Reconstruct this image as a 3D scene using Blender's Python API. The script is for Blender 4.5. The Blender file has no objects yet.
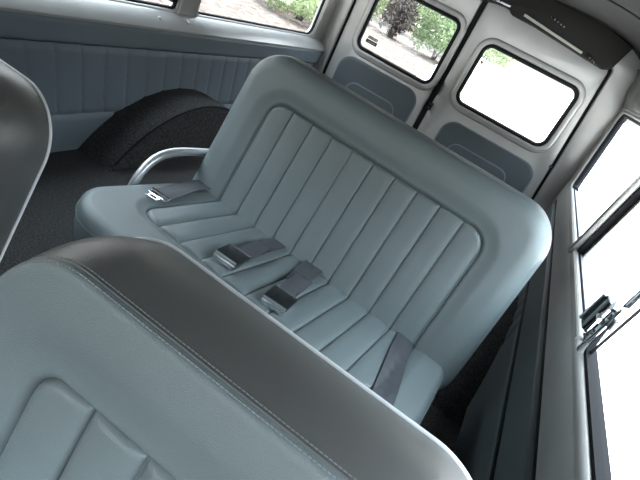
import bpy, bmesh, math, random
import numpy as np
from mathutils import Vector, Matrix
random.seed(7); RNG = np.random.default_rng(7)
S = bpy.context.scene
COL = S.collection

# ------------------------------------------------------------------ camera
cam = bpy.data.cameras.new('camera'); camo = bpy.data.objects.new('camera', cam); COL.objects.link(camo)
cam.sensor_fit = 'HORIZONTAL'; cam.sensor_width = 36.0
cam.lens = 502.02 / 640 * 36.0
cam.clip_start = 0.02; cam.clip_end = 400
# rows: image right, image down, view direction (world: x right, y to the rear of the van, z up)
RW = Matrix(((0.80768889, 0.42334771, 0.41038442), (0.54507637, -0.27076834, -0.79345841), (-0.22478969, 0.8645584, -0.44945342)))
right, down, fwd = RW[0], RW[1], RW[2]
M = Matrix((right, -down, -fwd)).transposed().to_4x4()
M.translation = (0, 0, 0.98)
camo.matrix_world = M
S.camera = camo

# ------------------------------------------------------------------ world: bright overcast sky
W = bpy.data.worlds.new('world'); S.world = W; W.use_nodes = True
nt = W.node_tree; nt.nodes.clear()
out = nt.nodes.new('ShaderNodeOutputWorld'); bg = nt.nodes.new('ShaderNodeBackground')
tc = nt.nodes.new('ShaderNodeTexCoord'); sx = nt.nodes.new('ShaderNodeSeparateXYZ'); rp = nt.nodes.new('ShaderNodeValToRGB')
e = rp.color_ramp.elements      # dim tree-lined horizon, bright bluish sky above
e[0].position = 0.0; e[0].color = (0.13, 0.128, 0.12, 1); e[1].position = 1.0; e[1].color = (1.0, 1.21, 1.38, 1)
k = e.new(0.22); k.color = (0.20, 0.21, 0.215, 1); k = e.new(0.50); k.color = (0.63, 0.71, 0.78, 1)
nt.links.new(tc.outputs['Generated'], sx.inputs[0]); nt.links.new(sx.outputs['Z'], rp.inputs[0])
nt.links.new(rp.outputs[0], bg.inputs[0]); nt.links.new(bg.outputs[0], out.inputs[0])
bg.inputs['Strength'].default_value = 9.5
sun = bpy.data.lights.new('sun', 'SUN'); suno = bpy.data.objects.new('sun', sun); COL.objects.link(suno)
sun.energy = 12.0; sun.angle = math.radians(2.0); sun.color = (1.0, 0.86, 0.70)
suno.rotation_euler = Vector((-0.05, 0.42, 0.9)).to_track_quat('Z', 'Y').to_euler()   # high, from behind the van
S.view_settings.view_transform = 'Standard'; S.view_settings.look = 'None'
S.view_settings.gamma = 1.0; S.view_settings.use_curve_mapping = False
S.view_settings.exposure = 0.42

# ------------------------------------------------------------------ materials
def new_mat(name):
    m = bpy.data.materials.new(name); m.use_nodes = True
    n = m.node_tree.nodes; return m, n, m.node_tree.links, n['Principled BSDF']
def setp(b, col=None, rough=None, metal=None, spec=None):
    if col is not None: b.inputs['Base Color'].default_value = (*col, 1)
    if rough is not None: b.inputs['Roughness'].default_value = rough
    if metal is not None: b.inputs['Metallic'].default_value = metal
    if spec is not None: b.inputs['Specular IOR Level'].default_value = spec
def texco(n, l, scale=(1, 1, 1)):
    t = n.new('ShaderNodeTexCoord'); mp = n.new('ShaderNodeMapping'); mp.inputs['Scale'].default_value = scale
    l.new(t.outputs['Object'], mp.inputs[0]); return mp.outputs[0]
def vary(n, l, co, b, c0, c1, scale, detail=4):
    t = n.new('ShaderNodeTexNoise'); t.inputs['Scale'].default_value = scale; t.inputs['Detail'].default_value = detail
    l.new(co, t.inputs['Vector']); r = n.new('ShaderNodeValToRGB')
    r.color_ramp.elements[0].position = 0.35; r.color_ramp.elements[0].color = (*c0, 1)
    r.color_ramp.elements[1].position = 0.65; r.color_ramp.elements[1].color = (*c1, 1)
    l.new(t.outputs['Fac'], r.inputs[0]); l.new(r.outputs[0], b.inputs['Base Color']); return r
def bump(n, l, b, src, strength, dist):
    bp = n.new('ShaderNodeBump'); bp.inputs['Strength'].default_value = strength; bp.inputs['Distance'].default_value = dist
    l.new(src, bp.inputs['Height']); l.new(bp.outputs[0], b.inputs['Normal'])
def leather(name, c0, c1, rough=0.42, grain=420, strength=0.25, spec=0.5):
    m, n, l, b = new_mat(name); setp(b, rough=rough, spec=spec); co = texco(n, l)
    vary(n, l, co, b, c0, c1, 6)
    v = n.new('ShaderNodeTexVoronoi'); v.inputs['Scale'].default_value = grain; l.new(co, v.inputs['Vector'])
    bump(n, l, b, v.outputs['Distance'], strength, 0.0020); return m
def plain(name, col, rough=0.5, metal=0.0, spec=0.5, nb=None):
    m, n, l, b = new_mat(name); setp(b, col, rough, metal, spec)
    co = texco(n, l)
    vary(n, l, co, b, tuple(x * 0.96 for x in col), tuple(min(1, x * 1.04) for x in col), 9)
    if nb:
        t = n.new('ShaderNodeTexNoise'); t.inputs['Scale'].default_value = nb[0]; t.inputs['Detail'].default_value = 6
        l.new(co, t.inputs['Vector']); bump(n, l, b, t.outputs['Fac'], nb[1], nb[2])
    return m
LE = leather('grey_green_leather', (0.160, 0.192, 0.199), (0.170, 0.204, 0.211), 0.35, 650, 0.26)
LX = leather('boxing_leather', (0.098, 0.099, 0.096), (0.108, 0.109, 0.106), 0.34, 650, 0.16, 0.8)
LW = leather('wall_vinyl', (0.135, 0.165, 0.190), (0.145, 0.176, 0.202), 0.5, 700, 0.12)
LP = leather('pocket_and_shaded_trim_vinyl', (0.062, 0.075, 0.082), (0.068, 0.082, 0.089), 0.5, 700, 0.12)
HL = leather('dark_headliner_vinyl', (0.036, 0.034, 0.032), (0.041, 0.039, 0.037), 0.75, 500, 0.2, 0.06)
CV = plain('grey_cove_vinyl', (0.11, 0.108, 0.105), 0.45, 0, 0.2, (14, 0.6, 0.02))
SI = plain('silver_paint', (0.42, 0.41, 0.397), 0.33, 0.4)
SM = plain('dark_reflection_chrome', (0.16, 0.16, 0.17), 0.2, 1.0)  # chrome with dark reflections put into its colour; also small dark latch parts
TK = plain('grey_track', (0.30, 0.31, 0.34), 0.4, 0.3)
CH = plain('chrome', (0.78, 0.78, 0.80), 0.09, 1.0)
AL = plain('brushed_tube', (0.62, 0.63, 0.65), 0.38, 0.75)
RB = plain('black_rubber', (0.010, 0.010, 0.012), 0.65, 0, 0.12)
DK = plain('header_shade_and_seams', (0.016, 0.014, 0.013), 0.75, 0, 0.25)  # shade on the header metal put into the colour; also dark seams
PP = plain('white_piping', (0.80, 0.82, 0.84), 0.3)
PG = plain('grey_piping', (0.26, 0.28, 0.28), 0.35)
TH = plain('grey_thread', (0.24, 0.275, 0.28), 0.7)
IV = plain('ivory_strip', (0.42, 0.41, 0.36), 0.4)
LB = plain('dark_label', (0.03, 0.03, 0.03), 0.5)
LG = plain('label_print', (0.35, 0.36, 0.35), 0.5)
def carpet():
    m, n, l, b = new_mat('charcoal_carpet'); setp(b, rough=0.95, spec=0.1); co = texco(n, l)
    vary(n, l, co, b, (0.028, 0.0275, 0.028), (0.080, 0.078, 0.078), 170, 3)
    t = n.new('ShaderNodeTexNoise'); t.inputs['Scale'].default_value = 330; t.inputs['Detail'].default_value = 3
    l.new(co, t.inputs['Vector']); bump(n, l, b, t.outputs['Fac'], 0.9, 0.006); return m
CA = carpet()
def webbing():
    m, n, l, b = new_mat('belt_webbing'); setp(b, rough=0.55, spec=0.4); co = texco(n, l)
    vary(n, l, co, b, (0.070, 0.075, 0.084), (0.082, 0.088, 0.098), 40); 
    w = n.new('ShaderNodeTexNoise'); w.inputs['Scale'].default_value = 900; l.new(co, w.inputs['Vector'])
    bump(n, l, b, w.outputs['Fac'], 0.3, 0.001); return m
WB = webbing()
def glass():
    m, n, l, b = new_mat('window_glass'); n.remove(b)
    tr = n.new('ShaderNodeBsdfTransparent'); tr.inputs[0].default_value = (0.95, 0.97, 0.965, 1)
    gl = n.new('ShaderNodeBsdfGlossy'); gl.inputs['Roughness'].default_value = 0.01
    ge = n.new('ShaderNodeNewGeometry'); dt = n.new('ShaderNodeVectorMath'); dt.operation = 'DOT_PRODUCT'
    l.new(ge.outputs['Normal'], dt.inputs[0]); l.new(ge.outputs['Incoming'], dt.inputs[1])
    def mth(op, x, y=None):
        k = n.new('ShaderNodeMath'); k.operation = op; l.new(x, k.inputs[0])
        if y is not None: k.inputs[1].default_value = y
        return k.outputs[0]
    q = mth('ABSOLUTE', dt.outputs['Value']); q = mth('MULTIPLY', q, -1.0); q = mth('ADD', q, 1.0); q = mth('POWER', q, 5.0); q = mth('MULTIPLY', q, 0.7); q = mth('ADD', q, 0.04)
    mx = n.new('ShaderNodeMixShader'); l.new(q, mx.inputs[0]); l.new(tr.outputs[0], mx.inputs[1]); l.new(gl.outputs[0], mx.inputs[2])
    l.new(mx.outputs[0], n['Material Output'].inputs[0]); return m
GL = glass()
def ground_mats():
    m, n, l, b = new_mat('pale_pavement'); setp(b, rough=0.9, spec=0.2); co = texco(n, l)
    vary(n, l, co, b, (0.66, 0.66, 0.65), (0.76, 0.755, 0.74), 1.3, 8)
    g, n, l, b = new_mat('gravel_litter'); setp(b, rough=0.95, spec=0.15); co = texco(n, l)
    v = n.new('ShaderNodeTexVoronoi'); v.inputs['Scale'].default_value = 11; l.new(co, v.inputs['Vector'])
    r = n.new('ShaderNodeValToRGB'); e = r.color_ramp.elements
    e[0].position = 0.0; e[0].color = (0.028, 0.02, 0.017, 1); e[1].position = 1.0; e[1].color = (0.125, 0.112, 0.108, 1)
    q = e.new(0.35); q.color = (0.080, 0.068, 0.062, 1); q = e.new(0.6); q.color = (0.075, 0.052, 0.040, 1); q = e.new(0.75); q.color = (0.105, 0.094, 0.091, 1)
    l.new(v.outputs['Color'], r.inputs[0]); l.new(r.outputs[0], b.inputs['Base Color'])
    bump(n, l, b, v.outputs['Distance'], 0.8, 0.05); return m, g
PV, GR = ground_mats()
def leafmat(name, c0, c1):
    m, n, l, b = new_mat(name); setp(b, rough=0.5, spec=0.3); co = texco(n, l); vary(n, l, co, b, c0, c1, 3.0, 6)
    b.inputs['Subsurface Weight'].default_value = 0.0
    tl = n.new('ShaderNodeBsdfTranslucent'); tl.inputs[0].default_value = (*c1, 1)
    mx = n.new('ShaderNodeMixShader'); mx.inputs[0].default_value = 0.35
    l.new(b.outputs[0], mx.inputs[1]); l.new(tl.outputs[0], mx.inputs[2]); l.new(mx.outputs[0], n['Material Output'].inputs[0]); return m
LF = [leafmat('leaf_mid', (0.08, 0.125, 0.052), (0.155, 0.205, 0.10)), leafmat('leaf_light', (0.14, 0.185, 0.08), (0.24, 0.285, 0.155)), leafmat('leaf_dark', (0.045, 0.085, 0.045), (0.09, 0.14, 0.075))]
BK = plain('bark', (0.055, 0.045, 0.04), 0.9, 0, 0.2, (20, 0.8, 0.03))

# ------------------------------------------------------------------ object helpers
def link(name, me, mat, parent=None, smooth=30):
    o = bpy.data.objects.new(name, me); COL.objects.link(o); me.name = name
    if mat: me.materials.append(mat)
    if smooth:
        me.polygons.foreach_set('use_smooth', [True] * len(me.polygons)); me.set_sharp_from_angle(angle=math.radians(smooth))
    if parent: o.parent = parent
    return o
def mesh(verts, faces, recalc=True):
    used = sorted({i for f in faces for i in f})
    if len(used) < len(verts):
        mp = {k: i for i, k in enumerate(used)}; verts = [verts[k] for k in used]; faces = [tuple(mp[i] for i in f) for f in faces]
    me = bpy.data.meshes.new('mesh'); me.from_pydata([tuple(v) for v in verts], [], faces); me.update()
    if recalc:
        bm = bmesh.new(); bm.from_mesh(me); bmesh.ops.recalc_face_normals(bm, faces=bm.faces); bm.to_mesh(me); bm.free()
    return me
class MB:
    def __init__(s): s.v = []; s.f = []
    def add(s, v, f):
        k = len(s.v); s.v += [tuple(x) for x in v]; s.f += [tuple(i + k for i in q) for q in f]
    def box(s, x0, x1, y0, y1, z0, z1, T=None):
        v = [Vector((x, y, z)) for x in (x0, x1) for y in (y0, y1) for z in (z0, z1)]
        if T: v = [T(p) for p in v]
        s.add(v, [(0, 1, 3, 2), (4, 6, 7, 5), (0, 4, 5, 1), (2, 3, 7, 6), (0, 2, 6, 4), (1, 5, 7, 3)])
    def tube(s, path, r, n=10, closed=False, flat=None):
        P = [Vector(p) for p in path]; N = len(P); rings = []; prev = None
        for i in range(N):
            if closed: t = (P[(i + 1) % N] - P[i - 1])
            else: t = P[min(i + 1, N - 1)] - P[max(i - 1, 0)]
            t.normalize()
            if prev is None:
                a = Vector((0, 0, 1)) if abs(t.z) < 0.9 else Vector((1, 0, 0)); u = (a - t * a.dot(t)).normalized()
            else: u = (prev - t * prev.dot(t)).normalized()
            prev = u; w = t.cross(u); rr = r[i] if isinstance(r, (list, tuple)) else r
            rings.append([P[i] + u * (rr * math.cos(2 * math.pi * k / n)) + w * (rr * math.sin(2 * math.pi * k / n)) for k in range(n)])
        v = [p for q in rings for p in q]; f = []
        for i in range(N if closed else N - 1):
            j = (i + 1) % N
            for k in range(n): f.append((i * n + k, i * n + (k + 1) % n, j * n + (k + 1) % n, j * n + k))
        if not closed: f.append(tuple(range(n))[::-1]); f.append(tuple((N - 1) * n + k for k in range(n)))
        s.add(v, f)
    def build(s, name, mat, parent=None, smooth=30, bevel=0):
        me = mesh(s.v, s.f)
        if bevel:
            bm = bmesh.new(); bm.from_mesh(me)
            bmesh.ops.bevel(bm, geom=list(bm.edges), offset=bevel, segments=2, affect='EDGES', profile=0.6); bm.to_mesh(me); bm.free()
        return link(name, me, mat, parent, smooth)
def tag(o, label=None, cat=None, group=None, kind=None):
    for k, v in (('label', label), ('category', cat), ('group', group), ('kind', kind)):
        if v: o[k] = v
    return o
def empty(name, loc, rz=0, label=None, cat=None, group=None, kind=None):
    o = bpy.data.objects.new(name, None); COL.objects.link(o); o.location = loc; o.rotation_euler = (0, 0, rz); o.empty_display_size = 0.1
    return tag(o, label, cat, group, kind)
def copy_tree(o, parent=None):
    c = o.copy(); COL.objects.link(c); c.parent = parent
    for ch in list(o.children): copy_tree(ch, c)
    return c
def rrect(u0, u1, v0, v1, r, n=8):
    pts = []
    for cx, cy, a0 in ((u1 - r, v0 + r, -90), (u1 - r, v1 - r, 0), (u0 + r, v1 - r, 90), (u0 + r, v0 + r, 180)):
        for k in range(n + 1):
            a = math.radians(a0 + 90 * k / n); pts.append((cx + r * math.cos(a), cy + r * math.sin(a)))
    return pts
def rpoly(pts, r, n=6):
    out = []; N = len(pts)
    for i in range(N):
        p = Vector(pts[i]); a = (Vector(pts[i - 1]) - p); b = (Vector(pts[(i + 1) % N]) - p)
        ri = r[i] if isinstance(r, (list, tuple)) else r
        if ri <= 0: out.append(tuple(p)); continue
        ang = a.angle(b); d = ri / math.tan(ang / 2); a.normalize(); b.normalize()
        c = p + (a + b).normalized() * (ri / math.sin(ang / 2)); s = p + a * d; e = p + b * d
        vs = s - c; ve = e - c; th = vs.angle_signed(ve)
        for k in range(n + 1):
            t = -th * k / n; out.append((c.x + vs.x * math.cos(t) - vs.y * math.sin(t), c.y + vs.x * math.sin(t) + vs.y * math.cos(t)))
    return out
def plate(outer, holes, half, bevel, T):
    cu = bpy.data.curves.new('c', 'CURVE'); cu.dimensions = '2D'; cu.fill_mode = 'BOTH'; cu.extrude = max(half - bevel, 0); cu.bevel_depth = bevel; cu.bevel_resolution = 2
    cu.offset = -bevel
    for lp in [outer] + holes:
        sp = cu.splines.new('POLY'); sp.points.add(len(lp) - 1)
        for i, p in enumerate(lp): sp.points[i].co = (p[0], p[1], 0, 1)
        sp.use_cyclic_u = True
    ob = bpy.data.objects.new('c', cu); COL.objects.link(ob); bpy.context.view_layer.update()
    me = bpy.data.meshes.new_from_object(ob.evaluated_get(bpy.context.evaluated_depsgraph_get()))
    bpy.data.objects.remove(ob); me.materials.clear()
    bm = bmesh.new(); bm.from_mesh(me); bmesh.ops.remove_doubles(bm, verts=bm.verts, dist=1e-5)
    for v in bm.verts: v.co = Vector(T(v.co))
    bmesh.ops.recalc_face_normals(bm, faces=bm.faces); bm.to_mesh(me); bm.free(); return me
def fill(outer, T):
    bm = bmesh.new(); vs = [bm.verts.new(T(Vector((p[0], p[1], 0)))) for p in outer]; bm.faces.new(vs); me = bpy.data.meshes.new('f'); bm.to_mesh(me); bm.free(); return me

# ---- upholstered pad: rounded-rectangle front with relief, boxed sides, closed back
def sdrr(u, v, a, b, r):
    qx = abs(u) - a + r; qy = abs(v) - b + r
    return math.hypot(max(qx, 0), max(qy, 0)) + min(max(qx, qy), 0) - r
def edge_k(s, t, a, b, c):
    x, y = abs(a * s), abs(b * t); cx, cy = a - c, b - c
    if x <= cx or y <= cy: return 1.0
    A = x * x + y * y; B = -2 * (x * cx + y * cy); C = cx * cx + cy * cy - c * c
    D = max(B * B - 4 * A * C, 0); k = (-B + math.sqrt(D)) / (2 * A); return min(k, 1.0)
def pad(a, v0, v1, c, hf, thick, bulge, flare, nu, nv, F, nside=10, warp=0.35, back_bulge=0.0, split=False):
    """F(u, v, n) -> point. hf(u, v, e) height of the front; e = distance inside the outline."""
    b = (v1 - v0) / 2; vc = (v0 + v1) / 2; V = []; faces = []; idx = {}
    def wp(x): return (1 - warp) * x + warp * math.sin(x * math.pi / 2)
    for j in range(nv + 1):
        for i in range(nu + 1):
            s = wp(-1 + 2 * i / nu); t = wp(-1 + 2 * j / nv); m = max(abs(s), abs(t))
            if m < 1e-9: u = v = 0
            else:
                k = edge_k(s / m, t / m, a, b, c); k = 1 + (k - 1) * m ** 3; u, v = a * s * k, b * t * k
            e = max(-sdrr(u, v, a, b, c), 0); idx[i, j] = len(V); V.append(F(u, v + vc, hf(u, v + vc, e)))
    for j in range(nv):
        for i in range(nu): faces.append((idx[i, j], idx[i + 1, j], idx[i + 1, j + 1], idx[i, j + 1]))
    per = [(i, 0) for i in range(nu)] + [(nu, j) for j in range(nv)] + [(i, nv) for i in range(nu, 0, -1)] + [(0, j) for j in range(nv, 0, -1)]
    ol = []
    for i, j in per:
        s = wp(-1 + 2 * i / nu); t = wp(-1 + 2 * j / nv); k = edge_k(s, t, a, b, c); ol.append((a * s * k, b * t * k))
    n = len(ol); nrm = []
    for q in range(n):
        p0 = ol[q - 1]; p1 = ol[(q + 1) % n]; d = (p1[0] - p0[0], p1[1] - p0[1]); L = math.hypot(*d) or 1; nrm.append((d[1] / L, -d[0] / L))
    prev = [idx[p] for p in per]; front = faces; sides = []; faces = sides if split else front
    for r in range(1, nside + 1):
        t = r / nside; o = bulge * math.sin(math.pi * t) + flare * t; cur = []
        for q in range(n):
            u = ol[q][0] + nrm[q][0] * o; v = ol[q][1] + nrm[q][1] * o; h0 = hf(ol[q][0], ol[q][1] + vc, 0)
            cur.append(len(V)); V.append(F(u, v + vc, h0 + (-thick - h0) * t))
        for q in range(n): faces.append((prev[q], cur[q], cur[(q + 1) % n], prev[(q + 1) % n]))
        prev = cur
    faces = front
    for r, (sc, dn) in enumerate(((0.96, 0.3), (0.8, 0.8), (0.4, 1.0))):
        cur = []
        for q in range(n):
            u = (ol[q][0] + nrm[q][0] * flare) * sc; v = (ol[q][1] + nrm[q][1] * flare) * sc; cur.append(len(V)); V.append(F(u, v + vc, -thick - back_bulge * dn))
        for q in range(n): faces.append((prev[q], cur[q], cur[(q + 1) % n], prev[(q + 1) % n]))
        prev = cur
    ci = len(V); V.append(F(0, vc, -thick - back_bulge))
    for q in range(n): faces.append((prev[q], ci, prev[(q + 1) % n]))
    outline = [(ol[q][0], ol[q][1] + vc, nrm[q]) for q in range(n)]
    if split: return mesh(V, front), outline, mesh(V, sides)
    return mesh(V, faces), outline
def roll(e, R): return 0 if e >= R else -(R - math.sqrt(max(R * R - (R - e) ** 2, 0)))
def sstep(x, a, b):
    t = min(max((x - a) / (b - a), 0), 1); return t * t * (3 - 2 * t)
def pleat(u, pit, amp, off=0.0):
    q = (u - off) / pit; d = abs(q - round(q)) * 2            # 0 on a seam, 1 mid pleat
    return amp * (1 - (1 - d) ** 3.5) - 0.55 * amp * math.exp(-(d * pit / 2 / 0.0022) ** 2)
def axes(t):
    A = Vector((1, 0, 0)); U = Vector((0, math.sin(t), math.cos(t))); N = A.cross(U); return A, U, N

# ------------------------------------------------------------------ the van body
XL, XR, YR, YF = -1.40, 0.32, 3.20, -0.90
TOP = 1.10
def struct(o, lab=None): return tag(o, lab, None, None, 'structure')
m = MB(); m.box(XL - 0.06, XR, YF, YR, -0.06, 0.0); struct(m.build('floor', CA, smooth=0))
TLW = lambda p: (XL - 0.06 + p[2], p[0], p[1])
# left body side with two window openings
w1 = rrect(-0.80, 1.772, 0.5635, 1.0, 0.02); w2 = rpoly([(1.912, 0.5635), (3.035, 0.5635), (3.035, 1.0), (1.912, 1.0)], [0.015, 0.055, 0.055, 0.015])
struct(link('wall_left', plate([(YF, -0.05), (YR + 0.02, -0.05), (YR + 0.02, TOP + 0.02), (YF, TOP + 0.02)], [w1, w2], 0.02, 0.009, TLW), SI), 'silver painted left body side with two window openings')
# screw heads and dimples on the sill
def left_window(nm, u0, u1, rr):
    ring = lambda d: rpoly([(u0 - d, 0.5635 - d), (u1 + d, 0.5635 - d), (u1 + d, 1.0 + d), (u0 - d, 1.0 + d)], rr)
    w = empty(nm, (XL, (u0 + u1) / 2, 0.585), kind='structure'); mw = lambda p: Vector(p) - w.location
    g = MB(); g.tube([mw((XL - 0.056, p[0], p[1])) for p in ring(0)], 0.009, 8, True); g.build('window_gasket', RB, w)
    b = MB(); b.tube([mw((XL - 0.040, p[0], p[1])) for p in ring(0.016)], 0.006, 8, True); b.build('window_bead', SI, w)
    me = fill(ring(-0.002), lambda p: mw((XL - 0.062, p[0], p[1]))); link('pane', me, GL, w, 0); return w
wA = left_window('window_1', -0.80, 1.772, 0.02); wB = left_window('window_2', 1.912, 3.035, [0.015, 0.055, 0.055, 0.015])
m = MB(); m.box(-0.012, 0.012, -0.014, 0.014, -0.003, 0.38); sb = m.build('sash_edge', RB, wA); sb.location = (-0.050, 1.745 - wA.location.y, 0.01)
# left trim panel: top roll, pleats, plain lower part
t1 = empty('trim_1', (XL, 1.0, 0.0), kind='structure')
def wall_grid(y0, y1, z0, z1, hf, side, ny, nz, parent, name, mat, x):
    V = []; F = []
    for i in range(ny + 1):
        for j in range(nz + 1):
            y = y0 + (y1 - y0) * i / ny; z = z0 + (z1 - z0) * j / nz; V.append((x + side * hf(y, z) - parent.location.x, y - parent.location.y, z - parent.location.z))
    for i in range(ny):
        for j in range(nz): a = i * (nz + 1) + j; F.append((a, a + nz + 1, a + nz + 2, a + 1))
    n0 = len(V); rim = [i * (nz + 1) for i in range(ny + 1)] + [ny * (nz + 1) + j for j in range(1, nz + 1)] + [i * (nz + 1) + nz for i in range(ny - 1, -1, -1)] + [j for j in range(nz - 1, 0, -1)]
    for k in rim: V.append((x - parent.location.x, V[k][1], V[k][2]))
    R = len(rim)
    for k in range(R): F.append((rim[k], n0 + k, n0 + (k + 1) % R, rim[(k + 1) % R]))
    F.append(tuple(n0 + k for k in range(R)))
    return link(name, mesh(V, F), mat, parent, 40)
def epill(y, z, y0, y1, z0, z1, R, T):
    e = min(y - y0, y1 - y, z - z0, z1 - z); return T + roll(max(e, 0), R)
wall_grid(YF, 3.175, 0.412, 0.497, lambda y, z: epill(y, z, YF - 1, 3.175, 0.412, 0.497, 0.014, 0.020), 1, 60, 16, t1, 'top_roll', LW, XL)
def lp(y, z):
    e = min(z - 0.152, 0.410 - z, 3.1 - y); return 0.012 + roll(max(e, 0), 0.008) + pleat(y - (0.41 - z) * 0.24, 0.104, 0.005, 1.094)
wall_grid(YF, 3.10, 0.152, 0.410, lp, 1, 900, 18, t1, 'pleated_panel', LW, XL)
wall_grid(YF, 3.10, 0.0, 0.150, lambda y, z: epill(y, z, YF - 1, 3.10, -1, 0.150, 0.01, 0.012), 1, 60, 10, t1, 'lower_panel', LW, XL)
m = MB()
for y in (1.655, 1.82):
    m.tube([(XL - 0.012, y, 0.533), (XL - 0.009, y, 0.537)], [0.0075, 0.006], 10)
m.build('sill_screw', AL, wA); bpy.data.objects['sill_screw'].location = tuple(-x for x in wA.location)

V = []; F = []; n = 60; prof = [(0.004, 0.488), (0.015, 0.493), (0.016, 0.502), (0.006, 0.518), (-0.012, 0.535), (-0.032, 0.550), (-0.048, 0.559), (-0.058, 0.560), (-0.058, 0.49)]
for i in range(n + 1):
    y = YF + 0.02 + (3.175 - YF - 0.02) * i / n
    for dx, z in prof: V.append((XL + dx, y, z))
k = len(prof)
for i in range(n):
    for j in range(k): F.append((i * k + j, i * k + (j + 1) % k, (i + 1) * k + (j + 1) % k, (i + 1) * k + j))
F.append(tuple(range(k))); F.append(tuple(n * k + j for j in range(k)))
m = MB(); m.box(XL - 0.085, XL + 0.004, YF, YR, 1.02, 1.13); struct(m.build('light_gap_filler', SI))  # filler strip added to stop light leaking in above the left windows
lsill = struct(link('trim_7', mesh(V, F), SI, None, 35), 'sloping silver sill under the left windows')
# right body side
TRW = lambda p: (XR + 0.02 + p[2], p[0], p[1])
rwin = rpoly([(-0.80, 0.552), (2.965, 0.552), (3.135, 0.985), (-0.80, 0.985)], [0.03, 0.05, 0.05, 0.03])
struct(link('wall_right', plate([(YF, -0.05), (YR + 0.02, -0.05), (YR + 0.02, TOP + 0.02), (YF, TOP + 0.02)], [rwin], 0.02, 0.012, TRW), SI), 'silver painted right body side with the bright sliding window')
t2 = empty('trim_2', (XR, 1.0, 0.0), kind='structure')
wall_grid(YF, 3.10, 0.303, 0.428, lambda y, z: epill(y, z, YF - 1, 3.10, 0.303, 0.428, 0.012, 0.014), -1, 60, 16, t2, 'top_roll', LP, XR)  # right trim uses darker vinyl: the shade on this wall is in the colour
def rpz(y, z):
    e = min(z - 0.03, 0.300 - z, 3.1 - y); p = pleat(y, 0.10, 0.005, 1.63) if y > 1.58 else 0.005
    return 0.010 + roll(max(e, 0), 0.008) + p
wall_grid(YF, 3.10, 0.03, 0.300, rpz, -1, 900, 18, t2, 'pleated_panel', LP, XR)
m = MB(); m.tube([(0, -2.3 + 4.4 * k / 40, 0.430) for k in range(41)], 0.004, 8); m.build('panel_piping', RB, t2); m = MB(); m.tube([(-0.014, -2.3 + 4.4 * k / 40, 0.302) for k in range(41)], 0.004, 8); m.build('panel_piping', RB, t2)
# right window: frame, sash bars, latch, track, pane
w3 = empty('window_3', (XR, 1.5, 0.552), kind='structure'); R3 = lambda p: Vector(p) - w3.location
wpath = rpoly([(1.12, 0.552), (2.965, 0.552), (3.135, 0.985), (1.12, 0.985)], [0, 0.05, 0.05, 0])
g = MB(); g.tube([R3((XR + 0.006, p[0], p[1])) for p in wpath], 0.008, 10); g.build('window_frame', SI, w3)
g = MB(); g.tube([R3((XR + 0.024, p[0], p[1])) for p in rpoly([(2.90, 0.556), (2.960, 0.556), (3.125, 0.980), (-0.79, 0.980)], [0, 0.045, 0.045, 0])], 0.017, 10); g.build('window_gasket', RB, w3)
V = []; F = []; prof = [(-0.001, 0.44), (-0.006, 0.47), (-0.007, 0.500), (-0.003, 0.528), (0.006, 0.546), (0.018, 0.554), (0.018, 0.44)]; k = len(prof); n = 60
for i in range(n + 1):
    y = YF + 0.02 + (3.10 - YF) * i / n
    for dx, z in prof: V.append(R3((XR + dx, y, z)))
for i in range(n):
    for j in range(k): F.append((i * k + j, i * k + (j + 1) % k, (i + 1) * k + (j + 1) % k, (i + 1) * k + j))
F.append(tuple(range(k))); F.append(tuple(n * k + j for j in range(k)))
link('sill_roll', mesh(V, F), SI, w3, 50)
me = fill(rpoly([(-0.80, 0.553), (2.96, 0.553), (3.13, 0.984), (-0.80, 0.984)], 0.045), lambda p: R3((XR + 0.03, p[0], p[1]))); link('pane', me, GL, w3, 0)
def slant_bar(y0, z0, y1, z1, wy, x0, x1):
    m = MB(); v = []
    for x in (x0, x1):
        for (y, z) in ((y0 - wy / 2, z0), (y0 + wy / 2, z0), (y1 + wy / 2, z1), (y1 - wy / 2, z1)): v.append(R3((x, y, z)))
    m.add(v, [(0, 1, 2, 3), (7, 6, 5, 4), (0, 4, 5, 1), (1, 5, 6, 2), (2, 6, 7, 3), (3, 7, 4, 0)]); return m
slant_bar(1.80, 0.535, 1.60, 0.985, 0.036, XR - 0.008, XR + 0.010).build('sash_bar', SI, w3, bevel=0.003)
slant_bar(1.785, 0.54, 1.585, 0.985, 0.030, XR + 0.010, XR + 0.030).build('sash_seal', RB, w3)
slant_bar(1.765, 0.54, 1.565, 0.985, 0.034, XR + 0.030, XR + 0.054).build('sash_bar', SI, w3, bevel=0.003)
slant_bar(1.075, 0.545, 0.965, 0.985, 0.022, XR + 0.002, XR + 0.020).build('sash_bar', CH, w3, bevel=0.003)
slant_bar(1.072, 0.545, 0.962, 0.985, 0.014, XR + 0.020, XR + 0.026).build('sash_seal', RB, w3)
lt = slant_bar(1.046, 0.588, 1.016, 0.690, 0.034, XR - 0.010, XR - 0.002).build('latch', CH, w3, bevel=0.003)
slant_bar(1.092, 0.592, 1.072, 0.676, 0.046, XR - 0.020, XR - 0.008).build('latch_lever', SM, lt, bevel=0.005)
slant_bar(1.112, 0.596, 1.090, 0.674, 0.012, XR - 0.026, XR - 0.019).build('lever_highlight', CH, lt, bevel=0.002)  # thin chrome bar standing in for the highlight along the lever
m = MB(); m.tube([R3((XR - 0.014, 1.06, 0.640)), R3((XR - 0.014, 1.03, 0.640))], 0.006, 10); m.build('latch_pin', CH, lt)
m = MB(); m.tube([R3((XR - 0.020, 1.016, 0.684)), R3((XR + 0.004, 1.016, 0.684))], 0.011, 16); m.build('latch_pivot', CH, lt)
for y, z in ((1.034, 0.612), (1.018, 0.662)):
    m = MB(); m.tube([R3((XR - 0.0095, y, z)), R3((XR - 0.0125, y, z))], 0.006, 12); m.build('latch_screw', SM, lt)
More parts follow.
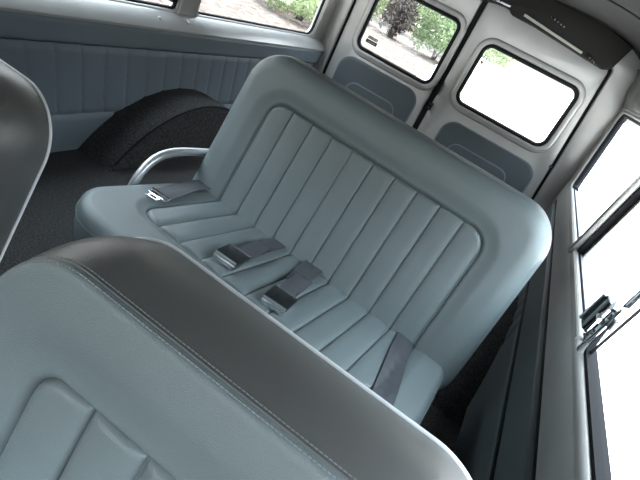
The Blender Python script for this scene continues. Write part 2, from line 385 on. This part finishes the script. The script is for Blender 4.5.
slant_bar(0.992, 0.650, 0.988, 0.672, 0.022, XR - 0.012, XR - 0.002).build('latch_stop', SM, lt, bevel=0.002)
m = MB(); m.box(XR + 0.014, XR + 0.040, YF + 0.12, 1.15, 0.546, 0.560, R3); m.build('window_track', RB, w3)
m = MB(); m.box(XR + 0.002, XR + 0.032, 1.15, 2.93, 0.546, 0.558, R3); m.build('window_track', TK, w3); m = MB(); m.tube([R3((XR + 0.018, 1.16 + 1.75 * k / 20, 0.558)) for k in range(21)], 0.0035, 8); m.build('track_seal', RB, w3)

# unseen front bulkhead; windscreen opening sized and placed for the light inside
TF = lambda p: (p[0], YF - 0.02 + p[2], p[1]); ws = rpoly([(XL + 0.08, 0.50), (XR - 0.08, 0.50), (XR - 0.10, 1.06), (0.02, 1.22), (-1.10, 1.22), (XL + 0.10, 1.06)], 0.06)
struct(link('wall_front', plate([(XL - 0.085, -0.05), (XR + 0.02, -0.05), (XR + 0.02, 1.14), (0.25, 1.31), (-1.33, 1.31), (XL - 0.085, 1.14)], [ws], 0.02, 0.008, TF), SI), 'front bulkhead with the windscreen opening')
w4 = empty('window_4', (-0.54, YF - 0.02, 0.55), kind='structure')
link('pane', fill(ws, lambda p: Vector((p[0], YF - 0.02, p[1])) - w4.location), GL, w4, 0)
g = MB(); g.tube([Vector((p[0], YF - 0.02, p[1])) - w4.location for p in ws], 0.014, 8, True); g.build('window_gasket', RB, w4)

# wheel arches, carpeted
def arch(nm, x0, x1, lab, yc=1.87, R=0.605, zc=-0.355):
    mb = MB(); n = 40; a0 = math.asin(-zc / R); ring = []
    for k in range(n + 1):
        a = a0 + (math.pi - 2 * a0) * k / n; ring.append((yc - R * math.cos(a), zc + R * math.sin(a)))
    s = 1 if x1 > x0 else -1
    prof = [(x0, 0.0), (x1 - s * 0.02, 0.0), (x1 - s * 0.006, -0.004), (x1, -0.018), (x1, -0.05)]
    V = []; F = []
    for y, z in ring:
        d = Vector((y - yc, z - zc)).normalized()
        for x, o in prof: V.append((x, y + d.x * o, max(z + d.y * o, -0.0)))
    k0 = len(prof)
    for i in range(n):
        for j in range(k0 - 1): a = i * k0 + j; F.append((a, a + 1, a + k0 + 1, a + k0))
    c = len(V); V.append((x1, yc, 0.0))
    for i in range(n): F.append((i * k0 + k0 - 1, c, (i + 1) * k0 + k0 - 1))
    o = link(nm, mesh(V, F), CA, None, 40)
    mm = MB(); mm.tube([(x1 - s * 0.004, yc + (p[0] - yc) * 0.992, zc + (p[1] - zc) * 0.992 + 0.002) for p in ring[1:-1]], 0.0045, 6); e = mm.build('edge_binding', RB, o)
    return tag(o, lab, None, None, 'structure')
arch('wheel_arch', XL + 0.005, -1.215, 'charcoal carpeted wheel arch cover against the left wall')
arch('wheel_arch', XR - 0.005, 0.175, 'charcoal carpeted wheel arch cover at the right wall behind the bench')

# ceiling (curved headliner) with sewn bows
def roof_z(x):
    q = abs((x + 0.54) / 0.86); return TOP + 0.20 * max(1 - q ** 6, 0) ** 0.5
V = []; F = []; nx = 40; ys = [YF + (YR + 0.02 - YF) * k / 60 for k in range(61)]
xs = [-0.54 - 0.86 * math.cos(math.pi * i / nx) for i in range(nx + 1)]
for y in ys:
    for x in xs: V.append((x, y, roof_z(x)))
for y in ys:
    for x in xs: V.append((x, y, roof_z(x) + 0.03))
h = len(ys) * (nx + 1)
for j in range(60):
    for i in range(nx):
        a = j * (nx + 1) + i; F.append((a, a + 1, a + nx + 2, a + nx + 1)); F.append((h + a, h + a + nx + 1, h + a + nx + 2, h + a + 1))
for j in range(60): a = j * (nx + 1); F.append((a, a + nx + 1, h + a + nx + 1, h + a)); a += nx; F.append((a, h + a, h + a + nx + 1, a + nx + 1))
for i in range(nx): F.append((i, h + i, h + i + 1, i + 1)); a = 60 * (nx + 1) + i; F.append((a, a + 1, h + a + 1, h + a))
ceil = struct(link('ceiling', mesh(V, F), HL), 'dark grey vinyl headliner with sewn bows')
for y in (0.6, 1.47, 2.34, 3.07):
    m = MB(); m.tube([(x, y, roof_z(x) - 0.0005) for x in xs[2:-2]], 0.005, 6); m.build('headliner_seam', DK, ceil)
# cant rail covers
def cove(nm, side):
    V = []; F = []; n = 90; k = 14
    for i in range(n + 1):
        y = YF + (YR - YF) * i / n
        for j in range(k + 1):
            z = 1.00 + 0.19 * j / k; q = j / k
            xr = 0.319 - 0.045 * q ** 2.2
            w = 0.006 * math.sin(9 * y + 5 * q) * math.sin(14 * y - 7 * q + 1.3) + 0.005 * math.sin(23 * y + 9 * q) * q
            x = xr - 0.016 * math.sin(math.pi * min(1, q * 1.15)) ** 0.7 - w
            V.append((x if side > 0 else -1.08 - x, y, z))
    for i in range(n):
        for j in range(k): a = i * (k + 1) + j; F.append((a, a + 1, a + k + 2, a + k + 1))
    o = link(nm, mesh(V, F), CV, None, 60)
    mo = o.modifiers.new('s', 'SOLIDIFY'); mo.thickness = 0.004; mo.offset = -1
    return struct(o)
tag(cove('trim_3', 1), 'creased grey vinyl cover along the roof rail above the right window'); tag(cove('trim_4', -1), 'grey vinyl cover along the roof rail above the left windows')

# rear wall: pillars, header, sill, seals
TR = lambda p: (p[0], YR + 0.02 - p[2], p[1])
dl = [(-1.328, 0.05), (-0.640, 0.05), (-0.632, 1.175), (-1.335, 1.175)]
dr = [(-0.600, 0.05), (0.232, 0.05), (0.150, 1.135), (-0.30, 1.165), (-0.600, 1.18)]
op = [(-1.350, 0.04), (0.250, 0.04), (0.165, 1.150), (-0.30, 1.182), (-0.62, 1.195), (-1.350, 1.195)]
struct(link('wall_rear', plate([(XL - 0.085, -0.05), (XR + 0.02, -0.05), (XR + 0.02, 1.13)] + [(x, roof_z(x) + 0.02) for x in xs[::-1][1:-1]] + [(XL - 0.085, 1.13)], [rpoly(op, [0.03, 0.03, 0.04, 0, 0, 0.06])], 0.028, 0.010, TR), SI), 'silver rear pillars and header around the barn doors')
m = MB(); m.tube([(p[0], YR + 0.03, p[1]) for p in rpoly(op, [0.03, 0.03, 0.04, 0, 0, 0.06])], 0.020, 8, True)
m.box(-0.640, -0.600, YR + 0.012, YR + 0.05, 0.05, 1.19)
struct(m.build('trim_5', RB), 'black rubber seals in the gaps around and between the rear doors')
def rear_door(nm, ol, rad, win, wr, pocket, inner, lab):
    cx = sum(p[0] for p in ol) / len(ol)
    d = empty(nm, (cx, YR, 0.05), label=lab, kind='structure'); mv = lambda p: Vector(p) - d.location
    T = lambda p: mv((p[0], YR + 0.014 - p[2], p[1])); u0, u1, v0, v1 = win
    link('door_skin', plate(rpoly(ol, rad), [rrect(u0 - 0.012, u1 + 0.012, v0 - 0.012, v1 + 0.012, wr + 0.01)], 0.014, 0.007, T), SI, d)
    T2 = lambda p: mv((p[0], YR - 0.004 - p[2], p[1]))
    link('window_surround', plate(rrect(u0 - 0.052, u1 + 0.052, v0 - 0.056, v1 + 0.05, wr + 0.05), [rrect(u0 - 0.012, u1 + 0.012, v0 - 0.012, v1 + 0.012, wr + 0.01)], 0.014, 0.013, T2), SI, d)
    g = MB(); g.tube([mv((p[0], YR - 0.008, p[1])) for p in rrect(u0 - 0.006, u1 + 0.006, v0 - 0.006, v1 + 0.006, wr + 0.004)], 0.0125, 10, True); g.build('window_gasket', RB, d)
    link('pane', fill(rrect(u0 - 0.004, u1 + 0.004, v0 - 0.004, v1 + 0.004, wr), lambda p: mv((p[0], YR + 0.002, p[1]))), GL, d, 0)
    a0, a1, b0, b1, pr = pocket
    def pf(u, v, e): return roll(e, 0.006)
    F = lambda u, v, n_: mv((u + (a0 + a1) / 2, YR - 0.010 - n_, v))
    me, _ = pad((a1 - a0) / 2, b0, b1, pr, pf, 0.010, 0, 0, 40, 40, F, 3); pk = link('pocket_panel', me, LP, d, 40)
    g = MB(); g.tube([mv((p[0], YR - 0.005, p[1])) for p in rrect(a0, a1, b0, b1, pr)], 0.0045, 8, True); g.build('panel_piping', LW, pk)
    i0, i1, j0, j1, ir = inner
    F = lambda u, v, n_: mv((u + (i0 + i1) / 2, YR - 0.022 - n_, v))
    me, _ = pad((i1 - i0) / 2, j0, j1, ir, lambda u, v, e: roll(e, 0.008), 0.014, 0, 0, 30, 30, F, 3); mp = link('map_pocket', me, LP, pk, 40)
    g = MB(); g.tube([mv((p[0], YR - 0.018, p[1])) for p in rrect(i0, i1, j0, j1, ir)], 0.0045, 8, True); g.build('pocket_piping', LW, pk)
    return d, mv
dA, mv = rear_door('door_1', dl, [0.02, 0.02, 0.03, 0.03], (-1.198, -0.677, 0.630, 1.003), 0.045, (-1.262, -0.688, 0.10, 0.553, 0.085), (-1.145, -0.785, 0.14, 0.420, 0.06), 'left silver rear door with a window looking on bushes')
g = MB(); g.box(-1.165, -1.085, YR + 0.0, YR + 0.0015, 0.668, 0.690, mv); st = g.build('window_sticker', LB, dA, 0)
g = MB(); g.box(-1.150, -1.100, YR - 0.001, YR + 0.0005, 0.676, 0.681, mv); g.build('sticker_print', LG, st, 0)
g = MB(); g.box(-1.160, -1.090, YR + 0.0, YR + 0.0012, 0.694, 0.712, mv); g.build('window_sticker', LG, dA, 0)
dB, mv = rear_door('door_2', dr, [0.02, 0.02, 0.035, 0, 0.02], (-0.480, 0.086, 0.630, 0.972), 0.05, (-0.470, 0.148, 0.10, 0.515, 0.085), (-0.372, 0.022, 0.14, 0.408, 0.06), 'right silver rear door with a window full of white daylight')
g = MB(); g.box(-0.612, -0.588, YR - 0.022, YR + 0.002, 0.50, 0.545, mv); g.box(-0.606, -0.594, YR - 0.026, YR - 0.004, 0.60, 0.68, mv); lk = g.build('door_lock', RB, dB, bevel=0.003)
g = MB(); g.tube([mv((-0.60, YR - 0.03, 0.512)), mv((-0.60, YR - 0.018, 0.512))], 0.008, 10); g.build('lock_pin', CH, lk)
g = MB(); g.tube([mv((0.193, YR - 0.012, 0.562)), mv((0.193, YR + 0.004, 0.562))], 0.009, 10); g.build('hinge_pin', CH, dB)
g = MB(); g.tube([mv((-1.322, YR - 0.012, 0.47)), mv((-1.322, YR + 0.004, 0.47))], 0.010, 10); g.build('hinge_pin', CH, dA)
# header valance over the right door, its shade put into the colour, with its strip, bracket and catches
hd = empty('trim_6', (-0.2, 3.15, 1.16), label='dark header over the rear doors carrying a pale strip', kind='structure'); mh = lambda p: Vector(p) - hd.location
hv = [(-0.640, 1.150), (-0.56, 1.165), (-0.47, 1.176), (-0.44, 1.152), (-0.30, 1.148), (0.0, 1.121), (0.115, 1.112), (0.150, 1.13), (0.178, 1.258), (0.0, 1.296), (-0.3, 1.297), (-0.62, 1.299)]
link('valance', plate(rpoly(hv, [0, .02, .015, .02, 0, 0, .03, .02, 0, 0, 0, 0]), [], 0.045, 0.008, lambda p: mh((p[0], 3.135 - p[2], p[1]))), DK, hd)
def on_header(pts, wd, th, name, mat, y=3.088):
    g = MB(); v = []; n = len(pts)
    for (x, z) in pts: v += [mh((x, y, z - wd / 2)), mh((x, y, z + wd / 2)), mh((x, y - th, z + wd / 2)), mh((x, y - th, z - wd / 2))]
    f = [(0, 1, 2, 3), tuple(4 * (n - 1) + k for k in (3, 2, 1, 0))]
    for i in range(n - 1):
        for k in range(4): f.append((4 * i + k, 4 * i + (k + 1) % 4, 4 * i + 4 + (k + 1) % 4, 4 * i + 4 + k))
    g.add(v, f); return g.build(name, mat, hd, bevel=0.0015)
on_header([(-0.374, 1.176), (-0.20, 1.157), (-0.016, 1.137)], 0.013, 0.006, 'header_strip', IV)
on_header([(-0.60, 1.176), (-0.53, 1.180), (-0.46, 1.181)], 0.010, 0.006, 'catch_plate', AL)
on_header([(0.012, 1.136), (0.060, 1.122)], 0.020, 0.008, 'catch_plate', DK)
g = MB()
for x, z in ((-0.545, 1.178), (-0.52, 1.180), (0.03, 1.131), (0.048, 1.127), (0.058, 1.124)): g.tube([mh((x, 3.083, z)), mh((x, 3.075, z))], [0.006, 0.004], 8)
g.build('screw', CH, hd)
g = MB()
for x in (-0.245, -0.225, -0.205, -0.185, -0.165): g.tube([mh((x, 3.090, 1.222 - 0.2 * (x + 0.245))), mh((x, 3.082, 1.222 - 0.2 * (x + 0.245)))], 0.005, 6)
g.build('rivet', CH, hd)

# ------------------------------------------------------------------ rear bench
BT = 0.25; PIT = 0.074; FH = 0.37
bench = empty('bench_seat', (-0.32, 1.25, 0.0), -0.07, 'wide grey pleated leather bench seat in the middle of the van, facing the camera', 'bench seat')
A, U, N = axes(BT); O = Vector((0, 0, 0.235))
FB = lambda u, v, n_: O + A * u + U * v + N * n_
def back_h(u, v, e):
    df = sdrr(u, v - 0.095, FH + 0.012, 0.27, 0.065)
    return roll(e, 0.055) - 0.010 * (1 - sstep(df, 0.0, 0.045)) - 0.014 * (1 - sstep(df, -0.012, 0.002))
me, ol = pad(0.512, -0.14, 0.492, 0.115, back_h, 0.105, 0.006, 0.0, 260, 160, FB, 10)
bk = link('backrest', me, LE, bench, 60)
def back_p(u, v, e): return -0.0115 + roll(e, 0.009) + pleat(u, PIT, 0.0060)
me, _ = pad(FH + 0.006, -0.17, 0.357, 0.060, back_p, 0.03, 0, 0, 420, 120, FB, 2, 0.0); link('pleated_panel', me, LE, bk, 60)
g = MB(); g.tube([FB(u + n_[0] * 0.002, v + n_[1] * 0.002, -0.105) for u, v, n_ in ol], 0.0045, 6, True); g.build('piping', PG, bk)
# cushion
CT = 0.12; CU = Vector((0, -math.cos(CT), math.sin(CT))); CN = Vector((0, math.sin(CT), math.cos(CT)))
FC = lambda u, v, n_: O + A * u + CU * v + CN * n_
def cush_h(u, v, e):
    df = sdrr(u, v - 0.03, FH + 0.012, 0.305, 0.07)
    return roll(e, 0.028) - 0.009 * (1 - sstep(df, 0.0, 0.035)) - 0.012 * (1 - sstep(df, -0.012, 0.002)) - 0.10 * sstep(v, 0.36, 0.56) ** 2 * 0.30
me, olc = pad(0.492, -0.09, 0.482, 0.125, cush_h, 0.15, 0.006, -0.030, 260, 150, FC, 10)
cs = link('seat_cushion', me, LE, bench, 60)
def cush_p(u, v, e): return -0.0100 + roll(e, 0.009) + pleat(u, PIT, 0.0075)
me, _ = pad(FH + 0.006, -0.12, 0.330, 0.062, cush_p, 0.03, 0, 0, 420, 120, FC, 2, 0.0); link('pleated_panel', me, LE, cs, 60)
def cush_top(u, v):
    e = max(-sdrr(u, v - 0.196, 0.492, 0.286, 0.125), 0); h0 = cush_h(u, v, e)
    ep = max(-sdrr(u, v - 0.105, FH + 0.006, 0.225, 0.062), 0)
    return max(h0, cush_p(u, v, ep)) if ep > 0 else h0
def stitches(F, ol, hfun, rows, parent, mat, step=0.0052, L=0.0036, r=0.0006, sel=lambda u, v: True, name='stitching'):
    g = MB()
    for off, dep in rows:
        P = [F(u + n_[0] * off, v + n_[1] * off, hfun(u, v) + dep) for u, v, n_ in ol if sel(u, v)]
        acc = 0.0
        for i in range(len(P) - 1):
            a, b = P[i], P[i + 1]; d = (b - a).length
            if d < 1e-6 or d > 0.05: continue
            while acc < d:
                p = a + (b - a) * (acc / d); q = p + (b - a).normalized() * L; g.tube([p, q], r, 5); acc += step
            acc -= d
    return g.build(name, mat, parent, 60)
R1 = 0.018
stitches(FC, olc, lambda u, v: cush_h(u, v, 0.0), [(0.0012, -0.006)], cs, TH, 0.006, 0.004, 0.0009, lambda u, v: v > 0.1)
# frame, legs, side hoop
g = MB()
for x in (-0.40, 0.40): g.box(x - 0.015, x + 0.015, -0.48, 0.10, 0.035, 0.075)
for y in (-0.46, 0.08): g.box(-0.42, 0.42, y - 0.015, y + 0.015, 0.036, 0.076)
g.build('seat_frame', RB, bench)
for x in (-0.40, 0.40):
    for y in (-0.44, 0.06):
        g = MB(); g.box(x - 0.018, x + 0.018, y - 0.018, y + 0.018, 0.0, 0.05); g.build('leg', RB, bench, bevel=0.002)
cy, sy = math.cos(0.07), math.sin(0.07)
def smooth_path(pts, n=8):
    out = []; P = [Vector(p) for p in pts]
    for i in range(len(P) - 1):
        p0, p1, p2, p3 = P[max(i - 1, 0)], P[i], P[i + 1], P[min(i + 2, len(P) - 1)]
        for k in range(n):
            t = k / n; out.append(0.5 * ((2 * p1) + (p2 - p0) * t + (2 * p0 - 5 * p1 + 4 * p2 - p3) * t * t + (3 * p1 - p0 - 3 * p2 + p3) * t ** 3))
    return out + [P[-1]]
rail = [(-0.44, -0.215, 0.085), (-0.520, -0.215, 0.085), (-0.535, -0.212, 0.14), (-0.535, -0.200, 0.205), (-0.535, -0.178, 0.260), (-0.535, -0.140, 0.298), (-0.535, -0.085, 0.313), (-0.535, -0.01, 0.311), (-0.535, 0.13, 0.292), (-0.525, 0.20, 0.284), (-0.45, 0.215, 0.284)]
g = MB(); g.tube(smooth_path(rail), 0.0135, 14); g.build('side_hoop', AL, bench)

# ------------------------------------------------------------------ lap belts lying on the bench
BM = Matrix.Translation(bench.location) @ Matrix.Rotation(-0.07, 4, 'Z')
def belt_root(lab, u, v):
    p = BM @ FC(u, v, 0); return empty('seat_belt', p, 0, lab, 'seat belt', 'lap belts on the bench')
def strip(root, path, width, name, mat, th=0.0022, twist=None):
    """path of (u, v, extra height) over the cushion"""
    P = [Vector(p) for p in path]; D = []
    for i in range(len(P)):
        d = P[min(i + 1, len(P) - 1)] - P[max(i - 1, 0)]; d.z = 0; d.normalize(); D.append(Vector((-d.y, d.x, 0)))
    V = []; F = []; nw = 8; n = len(P)
    for lay in (0, 1):
        for i in range(n):
            for j in range(nw + 1):
                s = (j / nw - 0.5) * width; q = P[i] + D[i] * s
                rib = 0.0006 * (1 if j in (0, 2, 3, 5, 6, 8) else 0)
                h = cush_top(q.x, q.y) * 0.5 + max(cush_top(P[i].x, P[i].y), cush_top(q.x, q.y)) * 0.5
                V.append(BM @ FC(q.x, q.y, h + 0.002 + q.z + th * lay + rib * lay) - root.location)
    K = n * (nw + 1)
    for i in range(n - 1):
        for j in range(nw): a = i * (nw + 1) + j; F.append((a, a + 1, a + nw + 2, a + nw + 1)); F.append((K + a, K + a + nw + 1, K + a + nw + 2, K + a + 1))
        a = i * (nw + 1); F.append((a, a + nw + 1, K + a + nw + 1, K + a)); a += nw; F.append((a, K + a, K + a + nw + 1, a + nw + 1))
    for j in range(nw): F.append((j, K + j, K + j + 1, j + 1)); a = (n - 1) * (nw + 1) + j; F.append((a, a + 1, K + a + 1, K + a))
    return link(name, mesh(V, F), mat, root, 50)
def lerp_path(pts, n=8):
    return [tuple(p) for p in smooth_path(pts, n)]
def buckle(root, u, v, du, dv, wd, ln, lift, parent=None):
    """chrome lift-flap buckle centred at (u, v), its long axis along (du, dv)"""
    d = Vector((du, dv)).normalized(); w = Vector((-d.y, d.x)); h = cush_top(u, v) + lift
    def T(p): q = Vector((u, v)) + d * p.y + w * p.x; return BM @ FC(q.x, q.y, h + p.z) - root.location
    g = MB(); g.box(-wd / 2, wd / 2, -ln / 2, ln / 2, 0.0, 0.012, T); b = g.build('buckle', CH, root, bevel=0.002)
    g = MB(); g.box(-wd / 2 - 0.002, wd / 2 + 0.002, -ln / 2 + 0.004, ln / 2 - 0.004, 0.0125, 0.0215, T); g.build('lift_flap', SM, b, bevel=0.0025)
    k = 13
    for s in (-1, 1):
        g = MB()
        for i in range(k):
            x = -wd / 2 + wd * (i + 0.5) / k
            g.box(x - 0.0014, x + 0.0014, s * (ln / 2 - 0.004) - 0.0025, s * (ln / 2 - 0.004) + 0.0025, 0.010, 0.0225, T)
        g.box(-wd / 2, wd / 2, s * (ln / 2 - 0.004) - 0.0018, s * (ln / 2 - 0.004) + 0.0018, 0.010, 0.0215, T)
        g.build('serrated_edge', CH, b, bevel=0.0005)
    return b
r = belt_root('lap belt with a square chrome buckle, nearer the left end of the bench', -0.13, 0.1)
buckle(r, -0.108, 0.262, 0.12, 1.0, 0.064, 0.082, 0.004)
strip(r, lerp_path([(-0.104, 0.228, 0.010), (-0.106, 0.19, 0.014), (-0.112, 0.14, 0.017), (-0.118, 0.105, 0.015), (-0.121, 0.078, 0.004)]), 0.050, 'webbing', WB)
strip(r, lerp_path([(-0.121, 0.13, 0.001), (-0.124, 0.08, 0.002), (-0.122, 0.03, 0.004), (-0.120, -0.01, 0.003), (-0.118, -0.05, 0.0)]), 0.054, 'webbing', WB)
r = belt_root('lap belt with a square chrome buckle nearest the centre of the bench', 0.04, 0.1)
buckle(r, 0.066, 0.280, 0.16, 1.0, 0.064, 0.082, 0.004)
strip(r, lerp_path([(0.060, 0.244, 0.010), (0.054, 0.205, 0.015), (0.048, 0.15, 0.018), (0.043, 0.11, 0.015), (0.038, 0.085, 0.004)]), 0.050, 'webbing', WB)
strip(r, lerp_path([(0.034, 0.14, 0.001), (0.026, 0.09, 0.003), (0.018, 0.04, 0.006), (0.013, 0.0, 0.010), (0.010, -0.05, 0.006)]), 0.060, 'webbing', WB)
r = belt_root('dark lap belt with a flat chrome tongue at the left bench end beside the hoop', -0.45, 0.1)
strip(r, lerp_path([(-0.408, 0.232, 0.004), (-0.418, 0.17, 0.004), (-0.432, 0.10, 0.005), (-0.440, 0.05, 0.006), (-0.440, 0.0, 0.008), (-0.435, -0.05, 0.004)]), 0.052, 'webbing', WB)
def tongue(root, u, v, du, dv):
    d = Vector((du, dv)).normalized(); w = Vector((-d.y, d.x)); h = cush_top(u, v) + 0.004
    T = lambda p: BM @ FC(u + d.x * p[1] + w.x * p[0], v + d.y * p[1] + w.y * p[0], h + p[2]) - root.location
    me = plate(rpoly([(-0.031, -0.012), (0.031, -0.012), (0.031, 0.008), (0.020, 0.012), (0.020, 0.034), (-0.020, 0.034), (-0.020, 0.012), (-0.031, 0.008)], 0.003, 3), [rrect(-0.010, 0.010, 0.016, 0.026, 0.003, 3)], 0.0016, 0.0008, T)
    o = link('tongue', me, CH, root, 40)
    g = MB(); g.tube([T((-0.031, -0.010, 0.003)), T((0.031, -0.010, 0.003))], 0.0055, 10); g.build('tongue_bar', CH, o)
tongue(r, -0.409, 0.232, 0.10, 1.0)
r = belt_root('dark lap belt webbing laid straight across the right end of the bench cushion', 0.36, 0.2)
strip(r, lerp_path([(0.347, -0.05, 0.002), (0.350, 0.0, 0.002), (0.362, 0.10, 0.0015), (0.377, 0.20, 0.0015), (0.392, 0.30, 0.0015), (0.400, 0.36, 0.0015), (0.408, 0.41, 0.0015), (0.412, 0.45, 0.0015)]), 0.054, 'webbing', WB)

# ------------------------------------------------------------------ front seats
FT = 0.274; FTH = 0.158
def make_front_seat():
    root = empty('front_seat', (-0.090, 0.184, 0.0), 0, 'near grey leather front seat with stitched rim, filling the bottom left foreground', 'car seat', 'front seats')
    A, U, N = axes(FT); O = Vector((0, 0, 0.10)) + N * 0.013; F = lambda u, v, n_: O + A * u + U * v + N * n_
    a, v0, v1, c = 0.288, -0.06, 0.552, 0.100
    def hh(u, v, e):
        df = sdrr(u + 0.004, v - 0.1675, 0.198, 0.2725, 0.045)
        return roll(e, 0.011) - 0.008 * (1 - sstep(df, 0.0, 0.06)) - 0.016 * (1 - sstep(df, -0.014, 0.002)) + 0.004
    me, ol, mb = pad(a, v0, v1, c, hh, FTH, 0.013, 0.012, 150, 150, F, 14, 0.35, 0.02, True)
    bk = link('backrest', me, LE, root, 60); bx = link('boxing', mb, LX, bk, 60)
    def hp(u, v, e): return -0.0105 + roll(e, 0.010) + pleat(u + 0.0375, 0.075, 0.0085)
    me, _ = pad(0.190, -0.10, 0.437, 0.045, hp, 0.03, 0, 0, 170, 120, lambda u, v, n_: F(u - 0.004, v, n_), 2, 0.15); link('pleated_panel', me, LE, bk, 60)
    g = MB(); g.tube([F(u + n_[0] * 0.0135, v + n_[1] * 0.0135, -FTH) for u, v, n_ in ol], 0.0027, 8, True); g.build('piping', PP, bk)
    up = lambda u, v: v > 0.12
    h0 = hh(a, 0.3, 0.0)
    stitches(F, ol, lambda u, v: hh(a, 0.3, 0.0022), [(-0.0022, 0.0004)], bk, TH, 0.0052, 0.0038, 0.0008, up)
    stitches(F, ol, lambda u, v: h0, [(0.0014, -0.0042)], bx, TH, 0.0052, 0.0038, 0.0008, up)
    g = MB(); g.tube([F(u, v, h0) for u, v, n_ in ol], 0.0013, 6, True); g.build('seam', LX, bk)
    # cushion and base
    CU = Vector((0, -math.cos(0.14), math.sin(0.14))); CN = Vector((0, math.sin(0.14), math.cos(0.14))); FCu = lambda u, v, n_: Vector((0, 0.0, 0.12)) + A * u + CU * v + CN * n_
    me, o2 = pad(0.300, -0.05, 0.46, 0.08, lambda u, v, e: roll(e, 0.03), 0.10, 0.008, 0, 60, 60, FCu, 8); c = link('seat_cushion', me, LE, root, 60)
    me, _ = pad(0.190, -0.04, 0.34, 0.045, lambda u, v, e: 0.001 + roll(e, 0.01) * 0.5 + pleat(u + 0.0375, 0.075, 0.008), 0.02, 0, 0, 120, 40, FCu, 2, 0.15); link('pleated_panel', me, LE, c, 60)
    g = MB(); g.box(-0.25, 0.25, -0.40, 0.02, 0.022, 0.05); g.build('seat_base', RB, root, bevel=0.004)
    return root
seat = make_front_seat()
s2 = copy_tree(seat); s2.location = (-0.985, 0.350, -0.022); s2['label'] = 'farther front seat cut off by the left edge of the picture, showing its piped side'

# ------------------------------------------------------------------ outside
GZ = -0.55
m = MB(); m.box(-60, 60, -25, 110, GZ - 0.2, GZ); struct(m.build('ground', PV, smooth=0), 'pale pavement outside')
gp = [(-45, -14), (-2.3, -14), (-2.7, 10), (-5.2, 25), (-9.5, 46), (-45, 46)]
struct(link('gravel_bed', plate(gp, [], 0.02, 0.005, lambda p: (p[0], p[1], GZ + 0.01 + p[2])), GR, None, 0), 'pale gravel and leaf litter beside the pavement')
def foliage(cx, cy, cz, rx, ry, rz, n, size, rng):
    V = []; F = []
    for _ in range(n):
        while True:
            d = rng.normal(size=3); d /= np.linalg.norm(d)
            if d[2] > -0.75: break
        rr = rng.uniform(0.45, 1.0) ** 0.5 * (1 + 0.22 * math.sin(5 * d[0] + 3 * d[1] + cx) * math.cos(4 * d[2] + cy)); p = np.array([cx + d[0] * rx * rr, cy + d[1] * ry * rr, cz + d[2] * rz * rr])
        nrm = d * 0.7 + rng.normal(size=3) * 0.6; nrm /= np.linalg.norm(nrm); a = np.cross(nrm, rng.normal(size=3)); a /= np.linalg.norm(a); b = np.cross(nrm, a)
        L = size * rng.uniform(0.7, 1.4); w = L * 0.42; k = len(V)
        V += [tuple(p - a * L), tuple(p + b * w - a * L * 0.1), tuple(p + a * L), tuple(p - b * w - a * L * 0.1)]; F.append((k, k + 1, k + 2, k + 3))
    return mesh(V, F, False)
def shrub(name, x, y, rx, ry, h, n, size, mat, lab, cat, trunk=0.0, group=None):
    root = empty(name, (x, y, GZ + 0.025), random.uniform(0, 6), lab, cat, group); rng = np.random.default_rng(int(abs(x * 37 + y * 91)) + 5)
    rz = (h - trunk) / 2; link('foliage', foliage(0, 0, trunk + rz * 0.95, rx, ry, rz, n, size, rng), mat, root, 0)
    g = MB()
    for k in range(5 if trunk < 0.8 else 3):
        a = k * 2.1 + x; q = rx * (0.5 if trunk < 0.8 else 0.3)
        g.tube([(0.04 * math.cos(a), 0.04 * math.sin(a), 0.0), (q * 0.3 * math.cos(a), q * 0.3 * math.sin(a), h * 0.3), (q * math.cos(a), q * math.sin(a), h * 0.75)], [0.05 if trunk < 0.8 else 0.14, 0.035, 0.012], 7)
    g.build('stem', BK, root); return root
SHR = [
 ('bush', -6.3, 12.2, 1.25, 1.25, 0.95, 4200, 0.055, 1, 'low light green bush nearest the left side window', 'bush'),
 ('bush', -8.2, 15.2, 1.5, 1.5, 1.3, 4200, 0.065, 0, 'mid green bush behind the low one at the left side window', 'bush'),
 ('bush', -9.3, 22.0, 1.5, 1.4, 2.5, 4200, 0.085, 1, 'light green bush at the left end of the left rear door window', 'bush'),
 ('bush', -9.4, 28.0, 1.9, 1.8, 3.3, 4200, 0.10, 1, 'light green bush rising behind the dry brown clump', 'bush'),
 ('bush', -4.9, 21.6, 1.35, 1.3, 2.3, 4200, 0.08, 0, 'dense green bush at the right end of the left rear door window', 'bush'),
 ('bush', -5.4, 26.8, 1.2, 1.2, 3.0, 3000, 0.10, 2, 'darker green bush behind the dense one at the left rear door window', 'bush'),
 ('bush', -6.1, 42.5, 2.2, 2.0, 2.6, 2200, 0.14, 1, 'pale distant bush at the top left of the right rear door window', 'bush'),
]
for nm, x, y, rx, ry, h, n, sz, mi, lab, cat in SHR: shrub(nm, x, y, rx, ry, h, n, sz, LF[mi], lab, cat)
shrub('tree', -13.5, 31.0, 2.8, 2.6, 5.5, 4200, 0.15, LF[1], 'light green tree standing tall behind the bushes on the left', 'tree', 1.4)
shrub('tree', -10.0, 38.5, 2.8, 2.8, 5.2, 4000, 0.16, LF[0], 'mid green tree standing farthest back behind the bushes', 'tree', 1.2)
# dry brown clump among the bushes
root = shrub('dry_bush', -7.0, 21.6, 0.75, 0.75, 1.9, 900, 0.10, BK, 'dry grey brown leafless clump among the green bushes behind the left rear door', 'bush')
rg = random.Random(3)
g = MB()
for k in range(26):
    a = rg.uniform(0, 6.28); q = rg.uniform(0.2, 0.8); h = rg.uniform(1.2, 2.0)
    g.tube([(0.1 * math.cos(a), 0.1 * math.sin(a), 0), (q * 0.4 * math.cos(a), q * 0.4 * math.sin(a), h * 0.5), (q * math.cos(a + 0.4), q * math.sin(a + 0.4), h)], [0.05, 0.035, 0.01], 5)
tw = g.build('dry_twigs', BK, root); tw['kind'] = 'stuff'
